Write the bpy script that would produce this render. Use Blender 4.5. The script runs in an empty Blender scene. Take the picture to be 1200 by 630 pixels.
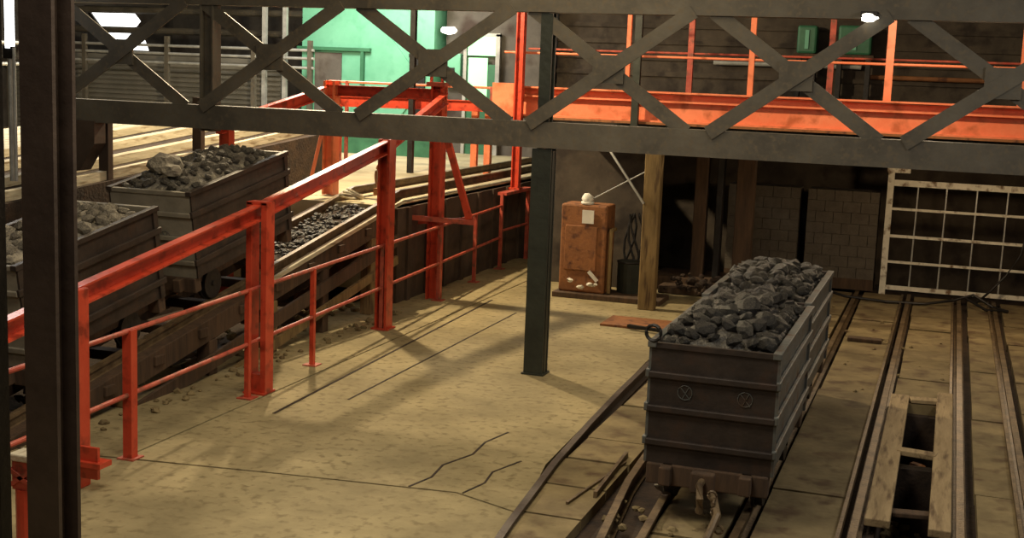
import bpy, bmesh, math, random
from mathutils import Vector, Matrix
random.seed(7)
C = bpy.context.scene
COL = C.collection

# ------------------------------------------------------------------ camera
W, H = 1200, 630
cam_d = bpy.data.cameras.new('camera'); cam = bpy.data.objects.new('camera', cam_d); COL.objects.link(cam)
F = 1500.0
cam_d.sensor_fit = 'HORIZONTAL'; cam_d.sensor_width = 36.0; cam_d.lens = 36.0 * F / W
cam_d.clip_start = 0.05; cam_d.clip_end = 200
roll = math.radians(2.2); yaw = math.radians(18.7)
pitch = math.atan((315 - 88) * math.cos(roll) / F)
fwd = Vector((-math.sin(yaw) * math.cos(pitch), math.cos(yaw) * math.cos(pitch), -math.sin(pitch)))
r0 = Vector((math.cos(yaw), math.sin(yaw), 0)); u0 = r0.cross(fwd)
rv = r0 * math.cos(roll) + u0 * math.sin(roll); uv = -r0 * math.sin(roll) + u0 * math.cos(roll)
m = Matrix((rv, uv, -fwd)).transposed().to_4x4(); m.translation = Vector((0, 0, 3.3))
cam.matrix_world = m
C.camera = cam

# ------------------------------------------------------------------ colour management, world
C.view_settings.view_transform = 'Standard'; C.view_settings.look = 'None'
C.view_settings.exposure = 0.35; C.view_settings.gamma = 1.0; C.view_settings.use_curve_mapping = False
wd = bpy.data.worlds.new('hall_gloom'); C.world = wd; wd.use_nodes = True
wd.node_tree.nodes['Background'].inputs[0].default_value = (1.0, 0.86, 0.72, 1)
wd.node_tree.nodes['Background'].inputs[1].default_value = 0.11

# ------------------------------------------------------------------ lights (hall lamps and added fill lights, most of them above the frame)
def light(name, kind, loc, energy, col, size=0.3, rot=(0, 0, 0), **k):
    d = bpy.data.lights.new(name, kind); d.energy = energy; d.color = col
    if kind == 'AREA': d.shape = 'RECTANGLE'; d.size = size; d.size_y = k.get('sy', size)
    elif kind != 'SUN': d.shadow_soft_size = size
    if kind == 'SPOT': d.spot_size = k.get('cone', 1.6); d.spot_blend = 0.8
    o = bpy.data.objects.new(name, d); COL.objects.link(o); o.location = loc; o.rotation_euler = rot
    return o
WARM = (1.0, 0.80, 0.50); CREAM = (1.0, 0.90, 0.70); ORNG = (1.0, 0.62, 0.32); COOL = (0.90, 0.97, 1.0)
light('hall_lamp', 'POINT', (-9.2, 17.5, 5.9), 1750, WARM, 0.12)
light('floor_lamp_glow', 'AREA', (-4.0, 11.5, 6.3), 120, WARM, 2.6, sy=2.6)
light('foreground_fill', 'AREA', (-3.4, 6.5, 6.3), 175, CREAM, 2.2, sy=2.2)  # unseen fill added to brighten the foreground floor
light('under_deck_fill', 'POINT', (0.3, 18.6, 2.2), 85, (1, .74, .45), 0.15)  # added under the deck to brighten the gate and blocks
light('right_side_fill', 'AREA', (3.2, 9.5, 5.2), 95, (1, .95, .86), 1.5, rot=(0, math.radians(38), 0), sy=3)  # area fill added to light the near tub's right side
light('front_fill', 'AREA', (-2.5, 1.0, 6.0), 75, (1, .90, .78), 2.5, rot=(math.radians(55), 0, math.radians(15)), sy=1.5)  # unseen fill added above the viewer to soften the contrast
light('walkway_lamp', 'POINT', (-0.6, 19.6, 4.4), 150, (1.0, 0.76, 0.5), 0.12)
light('walkway_lamp_two', 'POINT', (-5.0, 19.6, 4.6), 50, (1.0, 0.72, 0.5), 0.12)
light('upper_hall_lamp', 'AREA', (-12.5, 24.5, 6.2), 300, (1, .95, .86), 2.0, sy=3.0)
light('left_hall_lamp', 'AREA', (-15.0, 17.0, 6.2), 290, (1, .95, .86), 2.0, sy=3.0)
light('machine_lamp', 'POINT', (-5.0, 16.8, 2.35), 14, WARM, 0.1)
light('upper_hall_bulb', 'POINT', (-12.8, 24.6, 6.4), 420, CREAM, 0.25)
light('hut_side_lamp', 'POINT', (-11.0, 27.4, 4.3), 22, CREAM, 0.12)
light('green_hut_lamp', 'POINT', (-12.6, 26.2, 5.2), 45, (0.95, 1.0, 0.88), 0.2)
light('near_fill_lamp', 'AREA', (-6.8, 6.0, 6.3), 30, (1, .85, .75), 2.0, sy=2.0)

# ------------------------------------------------------------------ materials
def lin(c):
    return tuple((v / 12.92 if v <= 0.04045 else ((v + 0.055) / 1.055) ** 2.4) for v in (x / 255 for x in c)) + (1,)
def mat(name, a, b=None, scale=4.0, rough=0.7, metal=0.0, bump=0.25, c=None, cscale=18.0, detail=8, bdist=0.02, stretch=(1, 1, 1)):
    M = bpy.data.materials.new(name); M.use_nodes = True
    nt = M.node_tree; N = nt.nodes; L = nt.links
    P = N['Principled BSDF']; P.inputs['Roughness'].default_value = rough; P.inputs['Metallic'].default_value = metal
    tc = N.new('ShaderNodeTexCoord'); mp = N.new('ShaderNodeMapping'); mp.inputs['Scale'].default_value = stretch
    L.new(tc.outputs['Object'], mp.inputs[0])
    n = N.new('ShaderNodeTexNoise'); n.inputs['Scale'].default_value = scale; n.inputs['Detail'].default_value = detail
    n.inputs['Roughness'].default_value = 0.65
    L.new(mp.outputs[0], n.inputs['Vector'])
    r = N.new('ShaderNodeValToRGB'); r.color_ramp.elements[0].position = 0.36; r.color_ramp.elements[1].position = 0.66
    r.color_ramp.elements[0].color = lin(a); r.color_ramp.elements[1].color = lin(b or a)
    L.new(n.outputs['Fac'], r.inputs[0]); out = r.outputs[0]
    if c:
        n2 = N.new('ShaderNodeTexNoise'); n2.inputs['Scale'].default_value = cscale; n2.inputs['Detail'].default_value = 6
        L.new(mp.outputs[0], n2.inputs['Vector'])
        r2 = N.new('ShaderNodeValToRGB'); r2.color_ramp.elements[0].position = 0.52; r2.color_ramp.elements[1].position = 0.68
        r2.color_ramp.elements[0].color = (0, 0, 0, 1); r2.color_ramp.elements[1].color = (1, 1, 1, 1)
        L.new(n2.outputs['Fac'], r2.inputs[0])
        mx = N.new('ShaderNodeMixRGB'); L.new(r2.outputs[0], mx.inputs[0]); L.new(out, mx.inputs[1]); mx.inputs[2].default_value = lin(c)
        out = mx.outputs[0]
    L.new(out, P.inputs['Base Color'])
    if bump:
        n3 = N.new('ShaderNodeTexNoise'); n3.inputs['Scale'].default_value = scale * 5; n3.inputs['Detail'].default_value = 6
        L.new(mp.outputs[0], n3.inputs['Vector'])
        bp = N.new('ShaderNodeBump'); bp.inputs['Strength'].default_value = bump; bp.inputs['Distance'].default_value = bdist
        L.new(n3.outputs['Fac'], bp.inputs['Height']); L.new(bp.outputs[0], P.inputs['Normal'])
    return M
def emit(name, col, s):
    M = bpy.data.materials.new(name); M.use_nodes = True; P = M.node_tree.nodes['Principled BSDF']
    P.inputs['Base Color'].default_value = (*col, 1); P.inputs['Emission Color'].default_value = (*col, 1); P.inputs['Emission Strength'].default_value = s
    return M
M = dict(
    concrete=mat('dusty_concrete', (128, 115, 82), (160, 145, 106), 1.1, 0.92, bump=0.7, c=(118, 104, 72), cscale=11.0),
    slab=mat('worn_paving', (102, 87, 58), (138, 121, 84), 1.8, 0.9, bump=0.6, c=(86, 66, 42), cscale=3.5),
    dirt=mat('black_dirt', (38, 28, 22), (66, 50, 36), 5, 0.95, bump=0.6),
    truss=mat('grimy_truss_steel', (74, 69, 60), (98, 92, 80), 2, 0.6, 0.1, c=(96, 86, 70)),
    column=mat('brown_black_steel', (58, 46, 38), (76, 62, 52), 3, 0.55, 0.2),
    post=mat('dark_green_steel', (36, 40, 34), (52, 56, 47), 3, 0.5, 0.2),
    red=mat('red_paint', (182, 58, 36), (204, 78, 52), 2.5, 0.32, c=(132, 44, 28), cscale=7, bump=.12),
    redthin=mat('worn_red_paint', (158, 60, 46), (190, 92, 70), 5, 0.5, c=(120, 70, 52), cscale=9, bump=.12),
    orange=mat('orange_paint', (222, 116, 76), (234, 140, 100), 2.0, 0.45, c=(184, 96, 56), cscale=4, bump=.12),
    rust=mat('rusty_orange', (122, 78, 44), (152, 98, 54), 4, 0.7, c=(86, 50, 30), cscale=8),
    tub=mat('tub_steel', (46, 38, 33), (66, 56, 49), 3, 0.55, 0.3, c=(66, 50, 40), cscale=6),
    tubside=mat('tub_steel_lit', (84, 86, 84), (112, 112, 106), 3, 0.5, 0.35, c=(84, 62, 46), cscale=6),  # paler cool copy for the sides, light on them put into the colour
    tubgrey=mat('dusty_lit_tub_steel', (120, 113, 98), (148, 140, 122), 3, 0.6, 0.2),  # dust, plus light on the end walls brightened into the colour
    rail=mat('rusty_rail', (80, 64, 46), (124, 104, 76), 6, 0.5, 0.3),
    coal=mat('coal', (34, 31, 28), (72, 66, 58), 6, 0.5, 0.0, bump=0.9, bdist=.03, c=(94, 88, 76), cscale=12),
    coaldusty=mat('dusty_coal', (62, 58, 52), (122, 114, 100), 7, 0.7, 0.0, bump=0.9, bdist=.03, c=(150, 142, 122), cscale=12),
    stone=mat('grey_stone', (112, 104, 90), (160, 150, 130), 5, 0.8, 0.0, bump=0.7, bdist=.03, c=(70, 64, 56), cscale=8),
    cream=mat('pale_timber', (170, 160, 134), (202, 192, 166), 3, 0.8, c=(130, 112, 84), cscale=7, stretch=(3, .4, 3)),
    timber=mat('yellowed_timber', (112, 92, 58), (142, 118, 76), 4, 0.85, stretch=(3, 3, .4), c=(84, 64, 40), cscale=6),
    brown=mat('brown_timber', (60, 45, 32), (88, 66, 46), 4, 0.85, stretch=(3, 3, .4)),
    plank=mat('dusty_plank', (132, 112, 80), (164, 142, 106), 4, 0.85, stretch=(3, .4, 3), c=(96, 76, 52), cscale=6),
    block=mat('grey_block', (84, 76, 66), (100, 92, 80), 6, 0.9, bump=.5),
    wall=mat('sooty_wall', (58, 50, 42), (84, 74, 62), 1.2, 0.95, bump=.5, c=(46, 38, 32), cscale=2.5),
    retain=mat('sooty_retaining_wall', (56, 44, 36), (84, 68, 54), 1.5, 0.95, bump=.5),
    hall=mat('dim_hall_wall', (74, 70, 66), (104, 98, 90), .7, 0.9, bump=.1, c=(60, 48, 42), cscale=1.5),
    louvre=mat('grey_louvre', (110, 108, 100), (134, 130, 120), 1, 0.6, .2, bump=.05),
    upper=mat('upper_floor', (150, 138, 108), (184, 170, 136), 1.2, 0.9, bump=.3),
    green=mat('green_sheet', (98, 166, 136), (116, 184, 154), .8, 0.5, bump=.05, c=(90, 158, 128), cscale=2),
    greendark=mat('dark_green_paint', (40, 92, 66), (62, 120, 88), 1.5, 0.5, bump=.1),
    white=mat('chipped_white_paint', (206, 200, 182), (230, 224, 206), 6, 0.6, c=(110, 84, 56), cscale=8, bump=.2),
    paper=mat('white_label', (206, 202, 190), (222, 218, 206), 5, 0.8, bump=0),
    pipe=mat('pale_grey_pipe', (150, 150, 146), (186, 186, 180), 4, 0.45, .3, bump=.05),
    dark=mat('black_steel', (30, 28, 27), (46, 42, 39), 4, 0.5, .4),
    ceil=mat('dark_ceiling', (52, 50, 48), (70, 66, 62), 1, .9),
)
M['bright'] = emit('daylight_pane', (1.0, 1.0, 0.97), 2.2)
M['tube'] = emit('white_glow', (0.95, 0.98, 1.0), 2.6)
M['lamp'] = emit('lit_lamp', (1.0, 0.93, 0.75), 3.5)
M['greenlit'] = emit('backlit_green_pane', (0.35, 0.95, 0.45), 0.55)

# ------------------------------------------------------------------ mesh helpers
class MB:
    def __init__(s): s.b = bmesh.new()
    def hull(s, pts, faces):
        v = [s.b.verts.new(p) for p in pts]
        for f in faces:
            try: s.b.faces.new([v[i] for i in f])
            except ValueError: pass
        return s
    def box(s, x0, x1, y0, y1, z0, z1):
        p = [(x0, y0, z0), (x1, y0, z0), (x1, y1, z0), (x0, y1, z0), (x0, y0, z1), (x1, y0, z1), (x1, y1, z1), (x0, y1, z1)]
        return s.hull(p, [(0, 3, 2, 1), (4, 5, 6, 7), (0, 1, 5, 4), (1, 2, 6, 5), (2, 3, 7, 6), (3, 0, 4, 7)])
    def ext(s, poly, p0, p1, up=(0, 0, 1)):
        p0, p1, up = Vector(p0), Vector(p1), Vector(up)
        d = (p1 - p0).normalized()
        if abs(d.dot(up)) > 0.98: up = Vector((0, 1, 0))
        sx = d.cross(up).normalized(); sz = sx.cross(d).normalized()
        a = [s.b.verts.new(p0 + sx * x + sz * z) for x, z in poly]; c = [s.b.verts.new(p1 + sx * x + sz * z) for x, z in poly]
        n = len(poly)
        for i in range(n): s.b.faces.new((a[i], a[(i + 1) % n], c[(i + 1) % n], c[i]))
        s.b.faces.new(a[::-1]); s.b.faces.new(c)
        return s
    def bar(s, p0, p1, w, h, up=(0, 0, 1)):
        return s.ext([(-w / 2, -h / 2), (w / 2, -h / 2), (w / 2, h / 2), (-w / 2, h / 2)], p0, p1, up)
    def ibeam(s, p0, p1, w, h, t=0.018, up=(0, 0, 1)):
        a, c = w / 2, h / 2
        return s.ext([(-a, -c), (a, -c), (a, -c + t), (t / 2, -c + t), (t / 2, c - t), (a, c - t), (a, c), (-a, c), (-a, c - t), (-t / 2, c - t), (-t / 2, -c + t), (-a, -c + t)], p0, p1, up)
    def angle(s, p0, p1, w, t=0.014, up=(0, 0, 1)):
        return s.ext([(-w / 2, -w / 2), (w / 2, -w / 2), (w / 2, -w / 2 + t), (-w / 2 + t, -w / 2 + t), (-w / 2 + t, w / 2), (-w / 2, w / 2)], p0, p1, up)
    def chan(s, p0, p1, w, h, t=0.016, up=(0, 0, 1)):
        a, c = w / 2, h / 2
        return s.ext([(-a, -c), (a, -c), (a, -c + t), (-a + t, -c + t), (-a + t, c - t), (a, c - t), (a, c), (-a, c)], p0, p1, up)
    def tube(s, p0, p1, r, n=10, up=(0, 0, 1)):
        return s.ext([(r * math.cos(i * 2 * math.pi / n), r * math.sin(i * 2 * math.pi / n)) for i in range(n)], p0, p1, up)
    def path(s, pts, r, n=8):
        pts = [Vector(p) for p in pts]; rings = []
        for i, p in enumerate(pts):
            d = (pts[min(i + 1, len(pts) - 1)] - pts[max(i - 1, 0)]).normalized()
            up = Vector((0, 0, 1)) if abs(d.z) < 0.9 else Vector((1, 0, 0))
            sx = d.cross(up).normalized(); sz = sx.cross(d)
            rings.append([s.b.verts.new(p + (sx * math.cos(k * 2 * math.pi / n) + sz * math.sin(k * 2 * math.pi / n)) * r) for k in range(n)])
        for a, c in zip(rings, rings[1:]):
            for k in range(n): s.b.faces.new((a[k], a[(k + 1) % n], c[(k + 1) % n], c[k]))
        s.b.faces.new(rings[0][::-1]); s.b.faces.new(rings[-1])
        return s
    def ring(s, c, axis, R, r, n=16, k=6, a0=0, a1=2 * math.pi):
        c, ax = Vector(c), Vector(axis).normalized()
        e1 = ax.orthogonal().normalized(); e2 = ax.cross(e1)
        return s.path([c + (e1 * math.cos(a0 + (a1 - a0) * i / n) + e2 * math.sin(a0 + (a1 - a0) * i / n)) * R for i in range(n + 1)], r, k)
    def poly(s, pts2, y0, y1):      # outline in x,z, thickness along y
        a = [s.b.verts.new((x, y0, z)) for x, z in pts2]; c = [s.b.verts.new((x, y1, z)) for x, z in pts2]; n = len(a)
        for i in range(n): s.b.faces.new((a[i], a[(i + 1) % n], c[(i + 1) % n], c[i]))
        s.b.faces.new(a[::-1]); s.b.faces.new(c); return s
    def rock(s, c, r, sub=1, rnd=None, sq=(1, 1, .75)):
        rnd = rnd or random
        t = bmesh.new(); bmesh.ops.create_icosphere(t, subdivisions=sub, radius=1)
        q = Matrix.Rotation(rnd.uniform(0, 6.28), 3, Vector((rnd.random() + .1, rnd.random(), rnd.random())).normalized())
        idx = {}
        for v in t.verts:
            p = q @ (v.co * rnd.uniform(.72, 1.15)); idx[v] = s.b.verts.new(Vector((p.x * r * sq[0], p.y * r * sq[1], p.z * r * sq[2])) + Vector(c))
        for f in t.faces: s.b.faces.new([idx[v] for v in f.verts])
        t.free(); return s
    def build(s, name, m, parent=None, bevel=0, smooth=False):
        bmesh.ops.recalc_face_normals(s.b, faces=s.b.faces)
        me = bpy.data.meshes.new(name); s.b.to_mesh(me); s.b.free()
        me.materials.append(M[m]); o = bpy.data.objects.new(name, me); COL.objects.link(o)
        if smooth:
            for p in me.polygons: p.use_smooth = True
        if parent: o.parent = parent
        if bevel:
            bv = o.modifiers.new('bevel', 'BEVEL'); bv.width = bevel; bv.segments = 2; bv.limit_method = 'ANGLE'
        return o
def tag(o, label, cat, group=None, kind=None):
    o['label'] = label; o['category'] = cat
    if group: o['group'] = group
    if kind: o['kind'] = kind
    return o
def thing(name, label, cat, loc=(0, 0, 0), group=None, kind=None):
    o = bpy.data.objects.new(name, None); COL.objects.link(o); o.location = loc; o.empty_display_size = .2
    return tag(o, label, cat, group, kind)
def struct(o): o['kind'] = 'structure'; return o
def kids(o): return [c for c in COL.objects if c.parent is o]
def dup(o, parent=None):
    c = o.copy(); COL.objects.link(c); c.parent = parent
    for ch in kids(o): dup(ch, c)
    return c

# ================================================================== SETTING
b = MB().box(-24, 4.0, -3, 36, -0.9, -0.75).box(-24, -0.32, -3, 36, -0.75, -.10).box(0.14, 4.0, -3, 36, -0.75, -.10)
b.box(-.32, .14, -3, 9.2, -.75, -.10).box(-.32, .14, 13.85, 36, -.75, -.10).box(-.32, .14, 11.9, 12.05, -.75, -.12)
struct(b.build('ground', 'dirt'))

def slabrow(b, x0, x1, y0, y1, joints, z=0.0, gap=.035):
    ys = [y0] + list(joints) + [y1]
    for a, c in zip(ys, ys[1:]):
        t = random.uniform(-.008, .008); k = random.uniform(-.012, .012)
        b.box(x0 + k, x1 + k * .5, a + gap / 2, c - gap / 2, -.1, z + t)
# main concrete floor, cast in bays with cracks between them
b = MB()
b.hull([(-9.0, -2, -.1), (-4.9, -2, -.1), (-2.95, -2, -.1), (-2.86, 8.9, -.1), (-3.5, 9.16, -.1), (-5.0, 8.98, -.1), (-7.9, 8.55, -.1)] +
       [(-9.0, -2, 0), (-4.9, -2, 0), (-2.95, -2, 0), (-2.86, 8.9, 0), (-3.5, 9.16, 0), (-5.0, 8.98, 0), (-7.9, 8.55, 0)],
       [(0, 1, 2, 3, 4, 5, 6), (7, 8, 9, 10, 11, 12, 13), (0, 1, 8, 7), (1, 2, 9, 8), (2, 3, 10, 9), (3, 4, 11, 10), (4, 5, 12, 11), (5, 6, 13, 12), (6, 0, 7, 13)])
def bay(pts):
    n = len(pts); b.hull([(x, y, -.1) for x, y in pts] + [(x, y, 0) for x, y in pts],
        [tuple(range(n)), tuple(range(n, 2 * n))] + [(i, (i + 1) % n, n + (i + 1) % n, n + i) for i in range(n)])
bay([(-2.87, 8.93), (-3.5, 9.19), (-5.0, 9.01), (-6.35, 8.82), (-6.35, 14.0), (-6.35, 19.0), (-3.3, 19.0), (-3.22, 14.6), (-3.08, 10.2)])
bay([(-6.375, 8.81), (-7.9, 8.59), (-7.9, 22), (-6.375, 22)])
bay([(-6.35, 19.03), (-3.3, 19.03), (-3.3, 22.0), (-6.35, 22.0)])
struct(b.build('floor', 'concrete'))
# thin dark lines on the concrete near the railing, and cracks
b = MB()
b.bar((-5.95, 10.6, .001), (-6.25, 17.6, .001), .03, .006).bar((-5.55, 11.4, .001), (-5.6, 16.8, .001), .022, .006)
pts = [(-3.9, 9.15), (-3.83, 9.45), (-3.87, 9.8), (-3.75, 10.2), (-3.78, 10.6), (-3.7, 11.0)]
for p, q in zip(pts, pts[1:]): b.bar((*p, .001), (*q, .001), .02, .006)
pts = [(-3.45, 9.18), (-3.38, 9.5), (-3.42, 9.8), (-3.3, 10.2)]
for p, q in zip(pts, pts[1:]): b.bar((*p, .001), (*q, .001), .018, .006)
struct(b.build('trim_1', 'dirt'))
# paving slabs between the rails
b = MB()
slabrow(b, -2.98, -2.42, 4, 19, [6, 7.4, 8.3, 9.0, 9.75, 10.5, 11.2, 12.5, 13.6, 15, 16.4, 17.6])
slabrow(b, -1.88, -1.36, 4, 21.5, [7, 9, 11, 13, 15, 16.5, 17.6, 19.2], -.02)
slabrow(b, -1.16, -.56, 4, 21.5, [6, 8.6, 10.4, 14.2, 17.3, 17.55, 18.9, 20.0], .0)
slabrow(b, -1.0, -.65, 17.4, 17.5, [], .02)
slabrow(b, -.37, .2, 13.95, 21.5, [15.2, 16.4, 17.0, 18.5, 19.6], .0)
slabrow(b, -.37, .2, 4, 9.1, [6, 8], .0)
slabrow(b, .42, .72, 4, 21.5, [6.5, 8.8, 11.0, 13.6, 16.0, 18.4, 20.0], .0)
slabrow(b, .92, 1.5, 4, 21.5, [6.5, 9.8, 11.8, 13.0, 14.1, 15.6, 16.9, 18.0, 19.4], .0)
slabrow(b, 1.62, 3.9, 4, 21.5, [8, 12, 16, 19], .0)
struct(b.build('floor_paving', 'slab'))

# hall shell
struct(MB().box(-24.2, 4.2, 36, 36.2, -1, 7).build('wall_back', 'hall'))
struct(MB().box(-24.2, -24, -3, 36, -1, 7).build('wall_left', 'hall'))
struct(MB().box(4, 4.2, -3, 36, -1, 7).build('wall_right', 'wall'))
struct(MB().box(-24.2, 4.2, -3.2, -3, -1, 7).build('wall_front', 'wall'))
struct(MB().box(-24.2, 4.2, -3.2, 36.2, 7, 7.2).build('ceiling', 'ceil'))
# lower back wall behind the stored blocks and gate, upper platform and its retaining wall
struct(MB().box(-6.1, 4, 23.2, 23.5, -.1, 2.43).box(-7.36, -6.1, 23.42, 23.5, -.1, 1.36).build('wall_lower_back', 'wall'))
struct(MB().box(-6.1, -4.55, 19.75, 19.95, -.1, 2.43).box(-6.1, -5.95, 19.95, 23.2, -.1, 2.43).build('wall_recess', 'wall'))
b = MB().box(-24, -7.42, 16.4, 36, .2, 1.42); b.box(-7.44, -7.42, 16.6, 36, -.1, 1.40).box(-7.42, -5.9, 23.5, 29, .2, 1.42)
struct(b.build('upper_floor', 'upper'))
b = MB().box(-7.42, -7.36, 16.6, 23.4, -.05, 1.36)
for i in range(9): b.box(-7.37, -7.32, 16.9 + i * .72, 17.02 + i * .72, -.05, 1.36)
struct(b.build('wall_retaining', 'retain'))
# upper rear hall wall, boarded, behind the orange walkway
b = MB().box(-8.9, 4, 29.0, 29.2, 1.2, 7)
for i in range(14): b.box(-8.9, 4, 28.94, 29.0, 1.6 + i * .36, 1.70 + i * .36)
struct(b.build('wall_upper_back', 'wall'))

# ================================================================== RIGHT TRACKS
RP = [(-.055, 0), (.055, 0), (.055, .012), (.012, .022), (.012, .085), (.03, .095), (.03, .125), (-.03, .125), (-.03, .095), (-.012, .085), (-.012, .022), (-.055, .012)]
def rail(pts, label, z0=-.09, m='rail'):
    b = MB()
    rings = []
    P = [Vector((x, y, z)) for x, y, z in [(p[0], p[1], p[2] if len(p) > 2 else z0) for p in pts]]
    for i, p in enumerate(P):
        d = (P[min(i + 1, len(P) - 1)] - P[max(i - 1, 0)]).normalized()
        sx = d.cross(Vector((0, 0, 1))).normalized(); sz = sx.cross(d)
        rings.append([b.b.verts.new(p + sx * x + sz * z) for x, z in RP])
    n = len(RP)
    for a, c in zip(rings, rings[1:]):
        for k in range(n): b.b.faces.new((a[k], a[(k + 1) % n], c[(k + 1) % n], c[k]))
    b.b.faces.new(rings[0][::-1]); b.b.faces.new(rings[-1])
    return tag(b.build('rail', m), label, 'rail')
rail([(-2.5, 4.2), (-2.62, 6.2), (-2.74, 7.5), (-2.86, 8.6), (-3.0, 10.2), (-3.07, 11.6), (-3.12, 13), (-3.15, 14.6), (-3.2, 17.5)], 'outer curved rail along the edge of the open concrete floor', m='column')
rail([(-1.85, 5.0), (-2.0, 7), (-2.16, 8.6), (-2.3, 10.0), (-2.35, 11.2), (-2.38, 13), (-2.4, 17.5)], 'curved inner rail passing left of the near coal tub')
rail([(-1.78, 4.5), (-1.86, 8), (-1.95, 10), (-1.95, 21.4)], 'left rail under the coal tubs on the floor')
rail([(-1.27, 4.5), (-1.27, 21.4)], 'right rail under the coal tubs on the floor')
rail([(-.46, 4.5), (-.46, 21.5)], 'rail on the left edge of the plank-edged pit')
rail([(.30, 4.5), (.30, 21.5)], 'rail on the right edge of the plank-edged pit')
rail([(.82, 4.5), (.82, 21.5)], 'rusty rail right of the pit, running to the white gate')
# check rails beside the main ones
tag(MB().bar((-.56, 9, .0), (-.56, 21.4, .0), .03, .08).build('check_rail', 'rail'), 'thin flat check rail left of the pit track', 'rail')
tag(MB().bar((.21, 14, .0), (.21, 21.4, .0), .03, .08).build('check_rail', 'rail'), 'thin flat check rail inside the track beyond the pit', 'rail')
tag(MB().bar((.735, 9, .0), (.735, 21.4, .0), .03, .08).build('check_rail', 'rail'), 'thin flat check rail beside the rightmost rail', 'rail')
b = MB(); b.bar((-2.46, 9.55, .0), (-2.5, 10.75, .0), .03, .09); b.bar((-2.62, 9.3, .005), (-2.46, 10.55, .005), .02, .02)
tag(b.build('point_rail', 'rail'), 'short pointed rail piece lying beside the curved inner rail', 'rail')

# pit boards
tag(MB().box(-.40, -.21, 9.85, 14.2, -.02, .045).build('plank', 'plank', bevel=.008), 'long pale plank along the left side of the open pit', 'plank', 'planks framing the pit')
tag(MB().box(.07, .235, 9.8, 14.5, -.02, .045).build('plank', 'plank', bevel=.008), 'long pale plank along the right side of the open pit', 'plank', 'planks framing the pit')
tag(MB().bar((-.24, 11.95, .03), (.1, 11.9, .03), .13, .05).build('plank', 'plank', bevel=.008), 'short board laid across the middle of the pit', 'plank', 'planks framing the pit')
tag(MB().bar((-.2, 14.05, .03), (.08, 14.1, .03), .16, .04).build('plank', 'plank', bevel=.008), 'short board closing the far end of the pit', 'plank', 'planks framing the pit')
tag(MB().bar((-.22, 10.3, -.03), (.08, 10.35, -.03), .12, .04).build('plank', 'brown', bevel=.008), 'dark sunken board across the near end of the pit', 'plank', 'planks framing the pit')
b = MB(); b.path([(-.1, 13.0, -.4), (-.02, 12.7, -.33), (-.08, 12.4, -.42)], .05)
tag(b.build('pit_pipe', 'rust'), 'bent rusty pipe down inside the open pit', 'pipe')
b = MB(); rnd = random.Random(17)
for i in range(110): b.rock((rnd.uniform(-.28, .1), rnd.uniform(9.4, 13.7), -.72 + rnd.uniform(0, .12)), rnd.uniform(.03, .10), 1, rnd)
tag(b.build('pit_rubble', 'slab'), 'broken stone and dirt lying in the bottom of the pit', 'rubble', kind='stuff')
tag(MB().box(-1.1, -.66, 17.15, 17.32, .0, .05).build('timber_block', 'brown', bevel=.01), 'dark timber across the slabs left of the pit track', 'timber')
tag(MB().box(-4.3, -3.35, 16.5, 17.2, .0, .03).build('steel_plate', 'rust'), 'thin rusty plate lying on the floor by the wooden post', 'plate')
tag(MB().bar((-3.9, 16.45, .05), (-3.35, 16.3, .05), .06, .04).build('offcut', 'dark'), 'small dark strip lying on the rusty plate', 'strip')

# ================================================================== COAL TUBS
def make_tub(label, m_end='tub', m_side='tubside', group=None, L=2.2, Wd=.94, rim=1.32):
    t = thing('coal_tub', label, 'mine wagon', group=group); z0 = .40; w = Wd / 2; T = .03
    b = MB().box(-w, w, 0, T, z0, rim).box(-w, w, L - T, L, z0, rim).box(-w + .02, w - .02, T, L - T, z0, z0 + .04)
    b.build('end_wall', m_end, t)
    MB().box(-w, -w + T, T, L - T, z0, rim).build('side_wall', m_side, t)
    MB().box(w - T, w, T, L - T, z0, rim).build('side_wall', m_side, t)
    # rim band
    b = MB()
    for s in (-1, 1): b.box(min(s * (w - .035), s * (w + .03)), max(s * (w - .035), s * (w + .03)), -.025, L + .025, rim - .03, rim + .02)
    b.build('rim', m_side, t, bevel=.006)
    for y in (-.015, L - .025): MB().box(-w, w, y, y + .04, rim - .03, rim + .01).build('end_lip', m_end, t)
    for z in (rim - .78, rim - .52, rim - .26):
        MB().box(-w - .01, w + .01, -.035, 0, z, z + .05).build('end_rib', m_end, t, bevel=.008)
        MB().box(-w - .01, w + .01, L, L + .035, z, z + .05).build('end_rib', m_end, t, bevel=.008)
        for s in (-1, 1):
            x0, x1 = sorted((s * w, s * (w + .035)))
            MB().box(x0, x1, -.03, L + .03, z, z + .065).build('side_rib', m_side, t, bevel=.008)
    b = MB()
    for s in (-1, 1):
        for y in (0, L - .07):
            x0, x1 = sorted((s * w, s * (w + .02))); b.box(x0, x1, y, y + .07, z0, rim); b.build('stile', m_side, t); b = MB()
    b.b.free()
    b = MB()
    for s in (-1, 1): b.box(s * .3 - .045, s * .3 + .045, -.12, L + .12, .26, .40)
    for y in (-.03, L - .09): b.box(-w + .01, w - .01, y, y + .12, .24, .40)
    b.build('underframe', 'brown', t, bevel=.01)
    for y in (.45, L - .45):
        ax = MB().tube((-.40, y, .2), (.40, y, .2), .03).build('axle', 'dark', t)
        for s in (-1, 1):
            MB().tube((s * .33, y, .2), (s * .385, y, .2), .165, 24).tube((s * .30, y, .2), (s * .33, y, .2), .185, 24).build('wheel', 'dark', t)
            MB().box(min(s * .28, s * .2), max(s * .28, s * .2), y - .1, y + .1, .14, .30).build('axle_box', 'dark', t, bevel=.01)
    for y, d in ((-.12, -1), (L + .12, 1)):
        MB().box(-.09, .09, min(y, y + d * .08), max(y, y + d * .08), .26, .42).build('buffer', 'brown', t, bevel=.015)
    return t
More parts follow.
